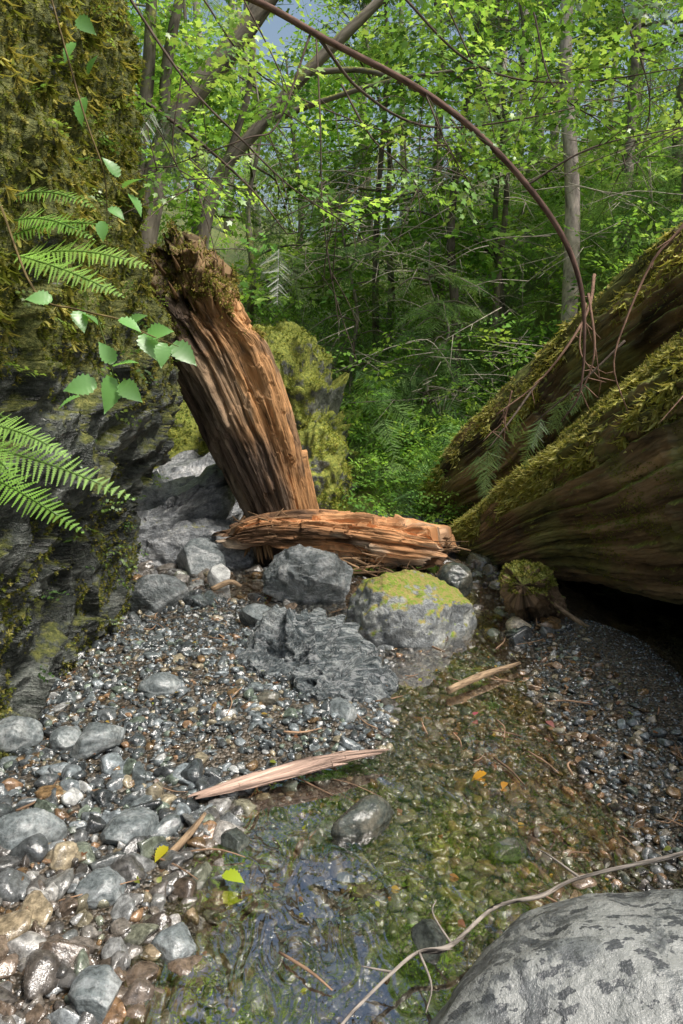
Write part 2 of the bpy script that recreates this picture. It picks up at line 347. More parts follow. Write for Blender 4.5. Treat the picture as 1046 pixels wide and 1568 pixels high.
mv=[rock('moss_covered_outcrop',(-2.0,8.4,.55),(1.4,1.1,1.15),44,M_rockfull,6,rough=.12),
rock('moss_covered_outcrop',(-.48,7.9,.5),(.80,.8,1.65),47,M_rockfull,6,rough=.16,strata=((.2,-.3,1),3,.16)),
rock('moss_covered_outcrop',(-.20,7.0,.15),(.40,.4,.88),49,M_rockfull,6,rough=.16)]

# ---------------------------------------------------------------- cliff
nu,nv=560,430
bp=catmull([(-2.0,-2,0),(-1.75,.5,0),(-1.62,2,0),(-1.5,3,0),(-1.46,4,0),(-1.5,4.5,0),(-1.72,4.95,0),(-2.3,5.5,0),(-3.2,6.3,0),(-5,7.5,0)],2000)
L=np.concatenate([[0],np.cumsum(np.linalg.norm(np.diff(bp,axis=0),axis=1))])
uu=np.concatenate([np.linspace(0,3.3,60,endpoint=False),np.linspace(3.3,8.,440,endpoint=False),np.linspace(8.,L[-1],60)])
bx=np.interp(uu,L,bp[:,0]);by=np.interp(uu,L,bp[:,1]);tx=np.gradient(bx,uu);ty=np.gradient(by,uu);q=np.hypot(tx,ty);nx,ny=ty/q,-tx/q
zz=np.linspace(-.25,6.5,nv)
prof=np.interp(zz,[-.25,0,.3,.7,1.1,1.4,2,2.6,3.6,4.6,5.5,6.5],[-.02,.0,.04,.13,.28,.36,.33,.27,.2,.08,-.4,-1.6])
V=np.zeros((nu,nv,3));V[...,0]=bx[:,None]+nx[:,None]*prof;V[...,1]=by[:,None]+ny[:,None]*prof;V[...,2]=zz
V=V.reshape(-1,3);NN=np.repeat(np.stack([nx,ny,nx*0],-1)[:,None],nv,1).reshape(-1,3)
d=np.array([.35,-.55,.9]);d/=np.linalg.norm(d);wv=V+.16*np.stack([fbm(V*3,3,60),fbm(V*3,3,61),fbm(V*3,3,62)],-1)
q=wv@d*6;fr=q-np.floor(q);d2=np.array([.2,.9,.5]);q2=wv@d2*3.5+_h(np.floor(q),q*0,q*0,3);st=_h(np.floor(q),np.floor(q2),q*0,4)
low=1-sm(1.7,2.6,V[:,2])
D=.15*fbm(V*1.3,3,1)+(.04*fr**2+.055*st)*(.3+.7*low)+.07*ridg(V*np.array([3,3,5.]),4,8)+.05*fbm(V*9,4,13,.6)+.09*(1-low)*np.abs(fbm(V*np.array([5,5,2.5]),4,21))
V=V+NN*D[:,None];V[:,2]+=.04*fbm(V*4,2,33)
cliffV=V;cliffN=NN
mk('mossy_rock_cliff',V,gridF(nu,nv),M_cliff,center=False)

# ---------------------------------------------------------------- moss tufts
def blade_tuft(nb=7,seed=0,hang=0.):
    r=np.random.default_rng(seed);V=[];F=[]
    for i in range(nb):
        a=r.uniform(0,6.28);t=r.uniform(.2,.9);dr=np.array([math.cos(a)*t,math.sin(a)*t,1-.5*t]);dr[2]-=hang;s=np.array([-math.sin(a),math.cos(a),0])*.08
        k=len(V);L=r.uniform(.6,1.2);V+=[-s,s,dr*L*.6+s*.7,dr*L*.6-s*.7,dr*L+np.array([0,0,-.25])]
        F+=[[k,k+1,k+2],[k,k+2,k+3],[k+3,k+2,k+4]]
    return np.array(V),np.array(F)
def tufts(b,pos,nor,s0,s1,cols,seed=0,hang=0.):
    n=len(pos)
    if n==0:return
    z=nor/np.linalg.norm(nor,axis=1)[:,None];a=np.cross(z,rng.normal(size=(n,3)));a/=np.linalg.norm(a,axis=1)[:,None];bb=np.cross(z,a)
    R=np.stack([a,bb,z],-1);tv,tf=blade_tuft(7,seed,hang)
    cols=np.array(cols);C=cols[rng.integers(0,len(cols),n)]*U(.6,1.3,(n,1))
    b.add(*inst(tv,tf,pos,R,U(s0,s1,n),C))
MC=[(.27,.27,.07),(.19,.22,.045),(.39,.36,.11),(.14,.17,.03)]
b=B()
msk=fbm(cliffV*2.2,4,51)+.9*sm(1.0,2.2,cliffV[:,2])-.08+.15*U(-1,1,len(cliffV))
vis=(cliffV[:,1]>1.2)&(cliffV[:,2]<4.3)&(cliffV[:,1]<6)
idx=np.where((msk>0)&vis)[0];idx=rng.choice(idx,min(48000,len(idx)),replace=False)
nn=cliffN[idx]+np.array([0,0,.1])+rng.normal(0,.25,(len(idx),3));nn[:,2]-=.5*(U(0,1,len(idx))<.35)
tufts(b,cliffV[idx],nn,.012,.035,MC,1)
idx=rng.choice(np.where((msk>.25)&vis&(cliffV[:,2]>1.5))[0],2800)
nn=cliffN[idx]*.35+np.array([0,0,-1.])+rng.normal(0,.15,(len(idx),3));tufts(b,cliffV[idx],nn,.04,.11,MC,2)
b.build('cliff_moss',M_moss,center=False)
b=B()
for Q in mv:
    c0=Q.mean(0);o=Q-c0;k=np.where((o[:,2]>-.4)&(o[:,1]<.3)&(fbm(Q*3,4,5)>-.12))[0];k=rng.choice(k,9000);tufts(b,Q[k],o[k]/np.linalg.norm(o[k],axis=1)[:,None]+np.array([0,0,.2])+rng.normal(0,.4,(9000,3)),.010,.030,[(.34,.37,.07),(.22,.28,.05),(.48,.46,.12),(.13,.18,.03)],4)
b.build('outcrop_moss',M_moss,center=False)

# ---------------------------------------------------------------- broken leaning stump
def plates(w,LL,k,seed,ls=.6):
    q=w*k/(2*np.pi);i=np.floor(q)%k;o=_h(i,i*0,i*0,seed+1)
    j=np.floor(LL/ls+o*3);return _h(i,j,i*0,seed),q-np.floor(q)
def disp_stump(TH,LL,R,Lm):
    c,s=np.cos(TH),np.sin(TH);sh=TH.shape
    p=np.stack([c*3.2,s*3.2,LL*.55],-1).reshape(-1,3);p2=np.stack([c*9,s*9,LL*1.1],-1).reshape(-1,3);p3=np.stack([c*22,s*22,LL*5],-1).reshape(-1,3)
    w=TH+.2*fbm(np.stack([c*2,s*2,LL*1.6],-1).reshape(-1,3),5,44).reshape(sh)
    LJ=LL+.12*fbm(np.stack([c*8,s*8,LL*4],-1).reshape(-1,3),2,45).reshape(sh)
    pl,fr=plates(w,LJ,15,5,.8);pl2,fr2=plates(w+.3,LJ,37,6,.45)
    gap=-.17*np.exp(-(np.minimum(fr,1-fr)/.09)**2)
    d=(.14*fbm(p,3,3)+.06*ridg(p2,3,5)+.05*fbm(p3,4,7)).reshape(sh)+.09*pl+.03*pl2+gap*(.2+.8*(pl>.1))
    e=sm(Lm*.74,Lm,LL)
    lump=fbm(np.stack([c*3.5,s*3.5,LL*5],-1).reshape(-1,3),4,91).reshape(sh)
    R=R*(1+d+e*(.10*_h(np.floor(p2[:,0]*.5+20),np.floor(p2[:,1]*.5+20),np.floor(LL.ravel()*4),9).reshape(sh)+.35*lump))
    off=e*(.26*fbm(np.stack([c*3,s*3,LL*0],-1).reshape(-1,3),4,31).reshape(sh)+.12*pl+.05*pl2)
    close=sm(Lm*.90,Lm,LL)**1.5;R=R*(1-.8*close)
    return R,off
V,F,T=tube([(-.42,6.15,-.1),(-.47,6.12,.15),(-.50,6.08,.43),(-.665,6.05,.95),(-.88,6,1.53),(-1.10,5.95,2.0),(-1.28,5.9,2.38)],[.40,.32,.28,.335,.38,.42,.45],420,300,disp_stump)
cx=np.interp(V[:,2],[0,.43,.95,1.53,2,2.3],[-.45,-.50,-.665,-.88,-1.10,-1.25])
tp_=sm(1.75,2.3,V[:,2]);V[:,2]-=tp_*.42*np.clip(V[:,0]+1.2,-.15,.5);V[:,0]-=tp_*.03
V+=(sm(1.95,2.3,V[:,2])*.06)[:,None]*np.stack([fbm(V*9,3,5),fbm(V*9,3,6),fbm(V*9,3,7)],-1)*2
n1=fbm(np.column_stack([T[:,0]*6,T[:,1]*6,T[:,2]*1.2]),4,12)
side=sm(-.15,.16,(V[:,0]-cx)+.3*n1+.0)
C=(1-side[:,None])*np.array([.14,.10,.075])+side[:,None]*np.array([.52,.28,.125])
gr=sm(.05,.35,n1)[:,None]*.55;C=C*(1-gr)+np.array([.34,.27,.19])*gr
pt=sm(.1,.4,fbm(V*3.5,4,66))[:,None]*.6;C=C*(1-pt)+np.array([.13,.10,.075])*pt
dk=sm(1.95,2.25,V[:,2]+.12*n1)[:,None]*.75;C=C*(1-dk)+np.array([.16,.12,.06])*dk
st=empty('broken_leaning_tree_stump')
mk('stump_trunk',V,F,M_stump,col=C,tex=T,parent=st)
b=B();tp=V[(V[:,2]>1.85)&(V[:,2]<2.95)];tp=tp[fbm(tp*5,3,61)+.5*sm(2.0,2.4,tp[:,2])>.06]
i=rng.choice(len(tp),12000);tufts(b,tp[i]+rng.normal(0,.015,(12000,3)),rng.normal(0,.5,(12000,3))+np.array([.1,-.3,.7]),.012,.038,MC+[(.45,.38,.14),(.26,.18,.09)],3)
b.build('stump_moss',M_moss,parent=st)
b=B()
for q in range(90):
    a=U(0,6.28);u=U(0,1);c0=np.array([-1.24,5.9,2.25]) if u<.5 else np.array([-.5,6.0,.35])
    r=.33;p0=c0+np.array([math.cos(a)*r,math.sin(a)*r,U(-.2,.1)]);dr=np.array([math.cos(a)*.08,math.sin(a)*.08,0])+np.array([-.4,-.05,.9])*U(.05,.2)*(1 if u<.5 else -1)
    v,f,t=tube([p0,p0+dr*.6,p0+dr],[.018,.012,.002],5,5);b.add(v,f,np.array([.3,.18,.09])*U(.5,1.3),t)
b.build('stump_splinters',M_orange,parent=st)

# ---------------------------------------------------------------- horizontal broken log
def disp_h(TH,LL,R,Lm):
    c,s=np.cos(TH),np.sin(TH);sh=TH.shape
    p=np.stack([c*2.6,s*2.6,LL*1.4],-1).reshape(-1,3);p2=np.stack([c*7,s*7,LL*2.2],-1).reshape(-1,3)
    w=TH+.3*fbm(np.stack([c*2,s*2,LL*2.6],-1).reshape(-1,3),5,44).reshape(sh)
    LJ=LL+.1*fbm(np.stack([c*8,s*8,LL*6],-1).reshape(-1,3),3,45).reshape(sh)
    pl,fr=plates(w,LJ,7,5,.4);pl2,_=plates(w+.3,LJ,19,6,.25)
    d=(.28*fbm(p,3,3)+.12*ridg(p2,3,5)+.10*fbm(p2*3,3,8)).reshape(sh)+.24*pl+.08*pl2-.2*np.exp(-(np.minimum(fr,1-fr)/.1)**2)
    off=(sm(Lm*.75,Lm,LL)-sm(Lm*.25,0,LL))*(.14*fbm(np.stack([c*4,s*4,LL*0],-1).reshape(-1,3),3,41).reshape(sh)+.09*pl+.05*pl2)
    R=R*(1+d);cl=sm(Lm*.97,Lm,LL)+sm(Lm*.03,0,LL);return R*(1-.8*cl),off
V,F,T=tube([(-.88,5.62,.31),(-.5,5.66,.35),(0,5.62,.33),(.4,5.55,.29),(.74,5.5,.25)],[.08,.135,.16,.175,.16],340,240,disp_h)
n1=fbm(np.column_stack([T[:,0]*8,T[:,1]*8,T[:,2]*2]),4,12);k=sm(-.2,.3,n1+.4*sm(-.6,.1,V[:,0])-.1)[:,None]
C=np.array([.16,.09,.05])*(1-k)+np.array([.70,.36,.17])*k
k=sm(.15,.4,fbm(T*np.array([9,9,2.])+3,3,91))[:,None]*.65;C=C*(1-k)+np.array([.72,.57,.42])*k
lg=empty('broken_fallen_log');mk('log_body',V,F,M_orange,col=C,tex=T,parent=lg)
b=B()
for q in range(130):
    c0=np.array([[.72,5.5,.24],[-.62,5.6,.38],[.22,5.45,.12],[.55,5.35,.1]][rng.choice(4,p=[.25,.2,.35,.2])]);p0=c0+rng.normal(0,1,3)*np.array([.09,.06,.045])
    dr=rng.normal(0,1,3)*np.array([.10,.05,.05]);rr=U(.003,.011)
    v,f,t=tube([p0-dr,p0+rng.normal(0,.008,3),p0+dr],[rr*.6,rr,rr*.3],6,5);b.add(v,f,np.array([.4,.25,.14])*U(.3,1.4),t)
b.build('log_splinters',M_orange,parent=lg)

# ---------------------------------------------------------------- giant fallen logs
def disp_big(seed):
    def f(TH,LL,R,Lm):
        c,s=np.cos(TH),np.sin(TH);sh=TH.shape
        p=np.stack([c*2,s*2,LL*.35],-1).reshape(-1,3)
        w=TH+.12*fbm(np.stack([c*1.5,s*1.5,LL*.8],-1).reshape(-1,3),5,seed+2).reshape(sh)
        pl,fr=plates(w,LL,26,seed,1.3);pl2,fr2=plates(w+.1,LL,74,seed+3,.6)
        p3=np.stack([np.cos(w)*24,np.sin(w)*24,LL*1.6],-1).reshape(-1,3)
        gap=-.06*np.exp(-(np.minimum(fr,1-fr)/.09)**2)-.022*np.exp(-(np.minimum(fr2,1-fr2)/.15)**2)
        d=.08*fbm(p,3,seed).reshape(sh)+.06*fr+.045*pl+.02*pl2+gap+.022*ridg(p3,3,seed+7).reshape(sh)+.03*fbm(np.stack([c*26,s*26,LL*12],-1).reshape(-1,3),4,seed).reshape(sh)
        return R*(1+d),0
    return f
def biglog(name,pts,rad,seed,seg=600,n=520,ntuft=9000,s=1.0,nh=3500):
    V,F,T=tube(pts,rad,n,seg,disp_big(seed),squash=s)
    n1=fbm(T*np.array([4,4,.8]),4,seed);k=sm(-.3,.4,n1)[:,None]
    C=np.array([.07,.05,.03])*(1-k)+np.array([.26,.18,.10])*k
    g=sm(-.2,.25,fbm(V*2.6,5,seed+8))[:,None]*.75;C=C*(1-g)+np.array([.18,.19,.07])*g
    e=empty(name);mk('log_trunk',V,F,M_biglog,col=C,tex=T,parent=e)
    cen=V[:n*seg].reshape(n,seg,3);c0=cen.mean(1,keepdims=True);o=(cen-c0);o/=np.linalg.norm(o,axis=2,keepdims=True)
    P=cen.reshape(-1,3);O=o.reshape(-1,3)
    m=np.where((O[:,2]>.60+.4*fbm(P*3,3,seed+1))&(P[:,1]>1.5))[0];m=rng.choice(m,ntuft)
    MG=[(.52,.49,.18),(.37,.37,.10),(.64,.58,.24),(.24,.27,.06)]
    b=B();nn=O[m]+rng.normal(0,.45,(ntuft,3));tufts(b,P[m],nn,.014,.048,MG,seed)
    m=np.where((O[:,2]>.25)&(O[:,2]<.85)&(O[:,0]<0)&(P[:,1]>1.5)&(fbm(P*4,3,seed+4)>.08))[0];m=rng.choice(m,nh)
    tufts(b,P[m],O[m]*.3+np.array([0,0,-1])+rng.normal(0,.2,(nh,3)),.03,.12,MG[:2],seed+1)
    nm=nh*2;m=np.where((O[:,2]>-.8)&(O[:,2]<.4)&(O[:,0]<0)&(P[:,1]>1.5)&(fbm(P*np.array([3.5,2.5,7]),4,seed+14)>.15))[0];m=rng.choice(m,nm)
    tufts(b,P[m],O[m]+rng.normal(0,.4,(nm,3)),.008,.02,[(.30,.31,.09),(.21,.23,.05)],seed+1)
    b.build('log_moss',M_moss,parent=e);return e
biglog('giant_fallen_log',[(.98,6.45,-.05),(1.12,6.25,.08),(1.48,5.85,.30),(1.80,5.25,.60),(2.10,4.6,.84),(2.36,4.0,1.08),(2.68,3.0,1.40),(3.0,1.5,1.78),(3.2,.3,2.1)],[.10,.20,.34,.45,.60,.70,.76,.84,.86],5,s=1.17,ntuft=24000)
biglog('giant_fallen_log',[(.72,7.9,-.1),(.95,7.6,.05),(1.45,7.1,.55),(1.95,6.7,.98),(2.4,6.2,1.42),(2.85,5.2,1.9),(3.3,3.8,2.5),(3.8,2.5,3.0)],[.12,.24,.50,.62,.70,.78,.80,.8],15,400,360,ntuft=14000)
def disp_stub(TH,LL,R,Lm):
    c,s=np.cos(TH),np.sin(TH);p=np.stack([c*1.6,s*1.6,LL*5],-1).reshape(-1,3)
    d=(.35*fbm(p,4,3)+.10*ridg(p*2.5,3,5)+.06*fbm(p*6,3,6)).reshape(TH.shape)
    return R*(1+d)*(1-.55*sm(Lm*.93,Lm,LL)),.04*fbm(p*2,2,7).reshape(TH.shape)*sm(Lm*.7,Lm,LL)
V,F,T=tube([(1.34,4.75,-.15),(1.27,4.62,.05),(1.18,4.46,.20),(1.09,4.26,.30)],[.20,.17,.15,.125],160,150,disp_stub)
sb=empty('rotten_log_stub');mk('stub_body',V,F,M_biglog,col=np.array([.20,.135,.08]),tex=T,parent=sb)
b=B();k=np.where(V[:,2]>.24)[0];k=rng.choice(k,1500);tufts(b,V[k],rng.normal(0,.4,(1500,3))+np.array([0,-.2,.9]),.01,.03,MC,4);b.build('stub_moss',M_moss,parent=sb)

# ---------------------------------------------------------------- leaf templates
def lobed(n=5):
    pts=[(0,0)]
    for a,r in [(-130,.55),(-95,.36),(-60,.85),(-35,.5),(0,1.),(35,.5),(60,.85),(95,.36),(130,.55)]:
        t=math.radians(a);pts.append((math.sin(t)*r*.62,.32+math.cos(t)*r*.68))
    V=np.array([(0,.32,0)]+[(x,y,.10*abs(x)-.12*y*y) for x,y in pts]);n=len(pts)
    return V,np.array([[0,1+i,1+(i+1)%n] for i in range(n)])
def simple():
    return np.array([(0,0,0),(-.3,.42,.07),(.3,.42,.07),(0,1,-.08)]),np.array([[0,2,3],[0,3,1]])
def ovate(ns=14):
    V=[];F=[]
    for i in range(ns+1):
        t=i/ns;w=.33*math.sin(math.pi*min(1,t**.7))*(1.04 if i%2 else .84)
        if i==ns:w=0
        z=-.22*t*t+(.012 if i%2 else -.012)
        V+=[(-w,t-.03*(i%2),z+.25*w),(0,t,z),(w,t-.03*(i%2),z+.25*w)]
    for i in range(ns):
        a=i*3;F+=[[a,a+1,a+4],[a,a+4,a+3],[a+1,a+2,a+5],[a+1,a+5,a+4]]
    return np.array(V),np.array(F)
def spray(leaf,n,ls,seed,stem=True):
    r=np.random.default_rng(seed);V=[];F=[];C=[];k=0
    for i in range(n):
        t=(i+.6)/n;side=1 if i%2 else -1;yaw=-side*r.uniform(.5,1.3) if i<n-1 else 0
        lv,lf=leaf;R=rot(np.array([yaw]),np.array([r.normal(-.1,.3)]),np.array([r.normal(0,.3)]))[0]
        s=ls*r.uniform(.7,1.15);p=np.array([side*.04+side*r.uniform(0,.22)*(1-t*.5),t*.95,-.12*t*t+r.normal(0,.03)])
        V.append((lv*s)@R.T+p);F.append(lf+k);C.append(np.full(len(lv),r.uniform(.65,1.3)));k+=len(lv)
    if stem:
        w=.006;V.append(np.array([(-w,0,0),(w,0,0),(w,.9,-.1),(-w,.9,-.1)]));F.append(np.array([[0,1,2],[0,2,3]])+k);C.append(np.full(4,.4))
    return np.concatenate(V),np.concatenate(F),np.concatenate(C)
LOB=lobed();SIM=simple();OVA=ovate()
S_lob=[spray(LOB,13,.19,s) for s in range(4)];S_sim=[spray(SIM,15,.19,10+s) for s in range(4)]
def needles(seed,n=26,m=5,ww=.03):
    r=np.random.default_rng(seed);V=[];F=[];C=[];k=0
    for i in range(n):
        t=(i+.5)/n;L=.38*(1-t*.75)*r.uniform(.6,1.25)+.04;dz=-.25*t*t
        for sd in (-1,1):
            a=sd*r.uniform(.65,1.15);dr=np.array([math.sin(a),math.cos(a)*.9,-.22+r.normal(0,.2)]);p=np.array([0,t,dz])
            for j in range(m):
                q=p+dr*L*(j/m);q2=p+dr*L*((j+1.6)/m);w=ww*(1-.5*j/m);e=np.array([dr[1],-dr[0],0])*w
                V+=[q,q2+e,p+dr*L*((j+.7)/m),q2-e]
                F+=[[k,k+1,k+2],[k,k+2,k+3]];C+=[r.uniform(.7,1.2)]*4;k+=4
    w=.008;V+=[(-w,0,0),(w,0,0),(w,1,-.25),(-w,1,-.25)];F+=[[k,k+1,k+2],[k,k+2,k+3]];C+=[.35]*4
    return np.array([np.array(v,float) for v in V]),np.array(F),np.array(C)
S_con=[needles(s,14,4) for s in range(3)];S_conf=[needles(s+9,22,8,.022) for s in range(2)]
def put_sprays(b,temps,pos,yaw,pitch,roll,s,col):
    v=rng.integers(0,len(temps),len(pos))
    for q,(tv,tf,tc) in enumerate(temps):
        i=np.where(v==q)[0]
        if len(i): b.add(*inst(tv,tf,pos[i],rot(yaw[i],pitch[i],roll[i]),s[i],col[i],tc))
LG=np.array([(.26,.46,.10),(.19,.37,.075),(.37,.56,.14),(.14,.29,.07)]);CG=np.array([(.16,.28,.11),(.20,.34,.12),(.27,.41,.16),(.12,.21,.09)])
def leafcol(n,pal_,pos,seed):
    c=pal_[rng.integers(0,len(pal_),n)]*U(.7,1.3,(n,1));k=.88+.7*fbm(pos*.9,3,seed);return np.clip(c*k[:,None],0,.8)
def maple(base,H,lean,spread,seed,temps=S_sim,nl=16,ns=26,r0=.09,size=.52,name='maple_tree',z0=.3,barkc=(.2,.18,.15)):
    g=np.random.default_rng(seed);bx,by=base;bz=float(hgt(np.array([bx]),np.array([by]))[0])-.1
    e=empty(name);w=B();f=B()
    path=[np.array([bx,by,bz])]
    for i in range(1,6):
        t=i/5;path.append(np.array([bx+lean[0]*t**1.3+g.normal(0,.12),by+lean[1]*t+g.normal(0,.12),bz+H*t]))
    rad=[r0*(1-.85*i/5) for i in range(6)];v,fc,t=tube(path,rad,26,10);w.add(v,fc,barkc,t)
    cp=catmull(path,60);PP=[];YY=[]
    for i in range(nl):
        t=g.uniform(z0,1.);p=cp[int(t*59)];a=g.uniform(0,6.28);Ln=spread*g.uniform(.5,1.1)*(1.15-.6*t);up=g.uniform(-.1,.5)
        d=np.array([math.cos(a),math.sin(a),up]);q=[p,p+d*Ln*.5+g.normal(0,.06,3),p+d*Ln+np.array([0,0,-.15*Ln])+g.normal(0,.08,3)]
        rr=r0*(1-.8*t)*.45+.006;v,fc,tt=tube(q,[rr,rr*.6,rr*.15],8,5);w.add(v,fc,np.array(barkc)*.8,tt)
        u=g.uniform(.2,1.05,ns)[:,None];c=q[0]*(1-u)**2+2*u*(1-u)*q[1]+u*u*q[2]
        off=g.normal(0,1,(ns,3))*np.array([.32,.32,.16])*Ln*.5;PP.append(c+off);YY.append(np.arctan2(off[:,1]+d[1]*.3,off[:,0]+d[0]*.3)-1.57+g.normal(0,.5,ns))
    PP=np.concatenate(PP);YY=np.concatenate(YY);n=len(PP)
    put_sprays(f,temps,PP,YY,g.normal(-.1,.4,n),g.normal(0,.4,n),g.uniform(.7,1.2,n)*size,leafcol(n,LG,PP,seed))
    w.build('trunk_and_limbs',M_barkmoss,parent=e);f.build('foliage',M_leaff,parent=e);return e
def conifer(base,H,r0,seed,z0=.12,nb=60,L0=1.8,barkc=(.3,.26,.23),temps=S_con,name='hemlock_tree',dead=.3):
    g=np.random.default_rng(seed);bx,by=base;bz=float(hgt(np.array([bx]),np.array([by]))[0])-.1;e=empty(name);w=B();f=B()
    path=[np.array([bx+g.normal(0,.05)*i,by,bz+H*i/5]) for i in range(6)];v,fc,t=tube(path,[r0*(1-.8*i/5) for i in range(6)],30,12);w.add(v,fc,barkc,t);cp=catmull(path,60)
    PP=[];YY=[];PI=[];SS=[]
    for i in range(nb):
        t=z0+(1-z0)*g.uniform(0,1);p=cp[int(t*59)];a=g.uniform(0,6.28);Ln=L0*(1.1-.75*t)*g.uniform(.6,1.1);dr=g.uniform(-.35,.05)
        q=[p,p+np.array([math.cos(a),math.sin(a),.12])*Ln*.5,p+np.array([math.cos(a),math.sin(a),dr])*Ln];v,fc,tt=tube(q,[.014,.009,.003],7,4);w.add(v,fc,np.array([.26,.22,.19]),tt)
        if g.uniform()<dead*(1.6-t*1.4):
            for _ in range(7):
                u=g.uniform(.3,1);p1=q[0]*(1-u)+q[2]*u;d2=g.normal(0,.3,3);v,fc,tt=tube([p1,p1+d2*.6,p1+d2+np.array([0,0,-.1])],[.006,.004,.002],4,4);w.add(v,fc,np.array([.5,.45,.38]),tt)
            continue
        m=int(5+Ln*6);u=np.linspace(.2,1,m)[:,None];c=q[0]*(1-u)**2+2*u*(1-u)*q[1]+u*u*q[2];sd=np.where(np.arange(m)%2,1,-1)*g.uniform(.3,1.0,m)
        PP.append(c);YY.append(a-1.57+sd);PI.append(g.normal(-.25,.2,m));SS.append(g.uniform(.35,.6,m)*(.6+.25*Ln))
    PP=np.concatenate(PP);YY=np.concatenate(YY);PI=np.concatenate(PI);SS=np.concatenate(SS);n=len(PP)
    put_sprays(f,temps,PP,YY,PI,g.normal(0,.25,n),SS,leafcol(n,CG,PP,seed))
    w.build('trunk_and_branches',M_bark,parent=e);f.build('foliage',M_leaff,parent=e);return e

maple((-3.3,9.5),6.5,(.8,-.8),2.2,101,S_lob,18,26)
maple((-1.6,11.5),4.6,(.6,-.6),2.2,102,S_lob,14,22,r0=.08)
maple((.7,12.5),5.4,(-.2,-.6),2.4,103,S_lob,18,24,r0=.07)
maple((2.3,11),5.8,(-.3,-.8),2.3,104,S_lob,18,24,r0=.06)
maple((4.6,10.5),6.8,(-.8,-.8),2.5,105,S_lob,18,24)
maple((3.4,14.5),7.5,(.4,-.5),2.8,106,S_sim,18,24)
maple((-4.2,14),7.0,(.5,0),3.0,107,S_sim,16,24)
maple((0.2,17),6.0,(.5,0),3.4,108,S_sim,18,26)
maple((6.8,14),9,(-.5,0),3.2,109,S_sim,18,24)
maple((-6.,11),8,(.5,0),2.8,110,S_sim,16,22)
conifer((2.75,9.1),9,.105,201,.5,40,1.7,(.50,.42,.38),dead=.8)
conifer((1.5,9.8),7,.075,211,.45,30,1.3,(.14,.115,.10),dead=.8)
conifer((.55,11.2),7,.06,213,.6,24,1.2,(.16,.13,.11),dead=.8)
conifer((2.15,10.6),8,.055,214,.6,24,1.2,(.24,.2,.17),dead=.8)
conifer((3.7,10.0),8,.065,215,.55,24,1.3,(.3,.26,.22),dead=.8)
conifer((1.75,13.4),8,.11,202,.1,56,1.9,(.16,.13,.11),dead=.3)
conifer((4.9,13.2),13,.14,203,.1,60,2.2,(.3,.25,.22),dead=.5)
conifer((6.4,11.5),11,.13,204,.1,50,2.0,(.3,.25,.22),dead=.4)
conifer((3.9,8.6),8,.08,212,.25,46,1.6,(.2,.17,.15),dead=.4)
conifer((-2.6,13),6.0,.08,205,.05,46,1.7,(.18,.15,.13))
conifer((-.9,14.5),5.0,.08,206,.02,50,1.8,(.18,.15,.13),dead=.1)
conifer((.2,10.2),3.6,.035,207,.0,46,1.1,dead=0)
conifer((1.2,9.2),2.6,.03,208,.0,40,1.0,dead=0)
conifer((-3.9,9.2),8,.09,209,.1,50,1.7,(.18,.15,.13))
# dead lower branches of the hemlocks (bare, pale, criss-crossing)
w=B()
for i in range(170):
    p=np.array([U(-.2,4.2),U(8,10.5),0.]);p[2]=U(1.3,4.6);a=rng.choice([0,math.pi])+rng.normal(0,.5);Ln=U(.4,1.5);d=np.array([math.cos(a),math.sin(a)*.6,-U(.0,.6)])*Ln
    mdl=p+d*.5+rng.normal(0,.05,3)+np.array([0,0,.08]);v,f,t=tube([p,mdl,p+d],[.006,.004,.002],8,4);w.add(v,f,np.array([.5,.44,.37])*U(.5,1.2),t)
    for _ in range(3):
        u=U(.2,.9);q=p*(1-u)+(p+d)*u;d2=rng.normal(0,.16,3)+d*.12;v,f,t=tube([q,q+d2*.5,q+d2],[.004,.003,.0015],4,4);w.add(v,f,np.array([.5,.44,.37])*U(.5,1.2),t)
w.build('dead_hemlock_branches',M_twig,center=False)

# understory
b=B();n=3600;x=U(-1.5,7,n);y=U(7.6,16,n);z=hgt(x,y)+U(0,1,n)**1.3*1.6*(.5+.5*fbm(P3(x,y,0),2,7)+.4)
k=~((x<.15)&(y<9.5));x,y,z=x[k],y[k],z[k];n=len(x);pos=P3(x,y,0);pos[:,2]=z
put_sprays(b,S_sim,pos,U(0,6.28,n),rng.normal(-.05,.45,n),rng.normal(0,.45,n),U(.22,.45,n),leafcol(n,LG*1.15,pos,3))
n=1900;x=U(.1,6,n);y=U(7.3,13,n);pos=P3(x,y,0);pos[:,2]=hgt(x,y)+U(.1,1.6,n)*(.6+.6*fbm(pos,2,9))
put_sprays(b,S_con,pos,U(0,6.28,n),rng.normal(-.3,.25,n),rng.normal(0,.3,n),U(.3,.6,n),leafcol(n,CG*1.6,pos,4))
n=520;x=U(.05,1.5,n);y=U(6.3,8.4,n);pos=P3(x,y,0);pos[:,2]=hgt(x,y)+U(.02,.75,n)*sm(6.2,7.4,y)
put_sprays(b,S_sim,pos,U(0,6.28,n),rng.normal(.0,.4,n),rng.normal(0,.4,n),U(.16,.32,n),leafcol(n,LG*1.1,pos,5))
b.build('understory_shrubs',M_leaff,center=False)
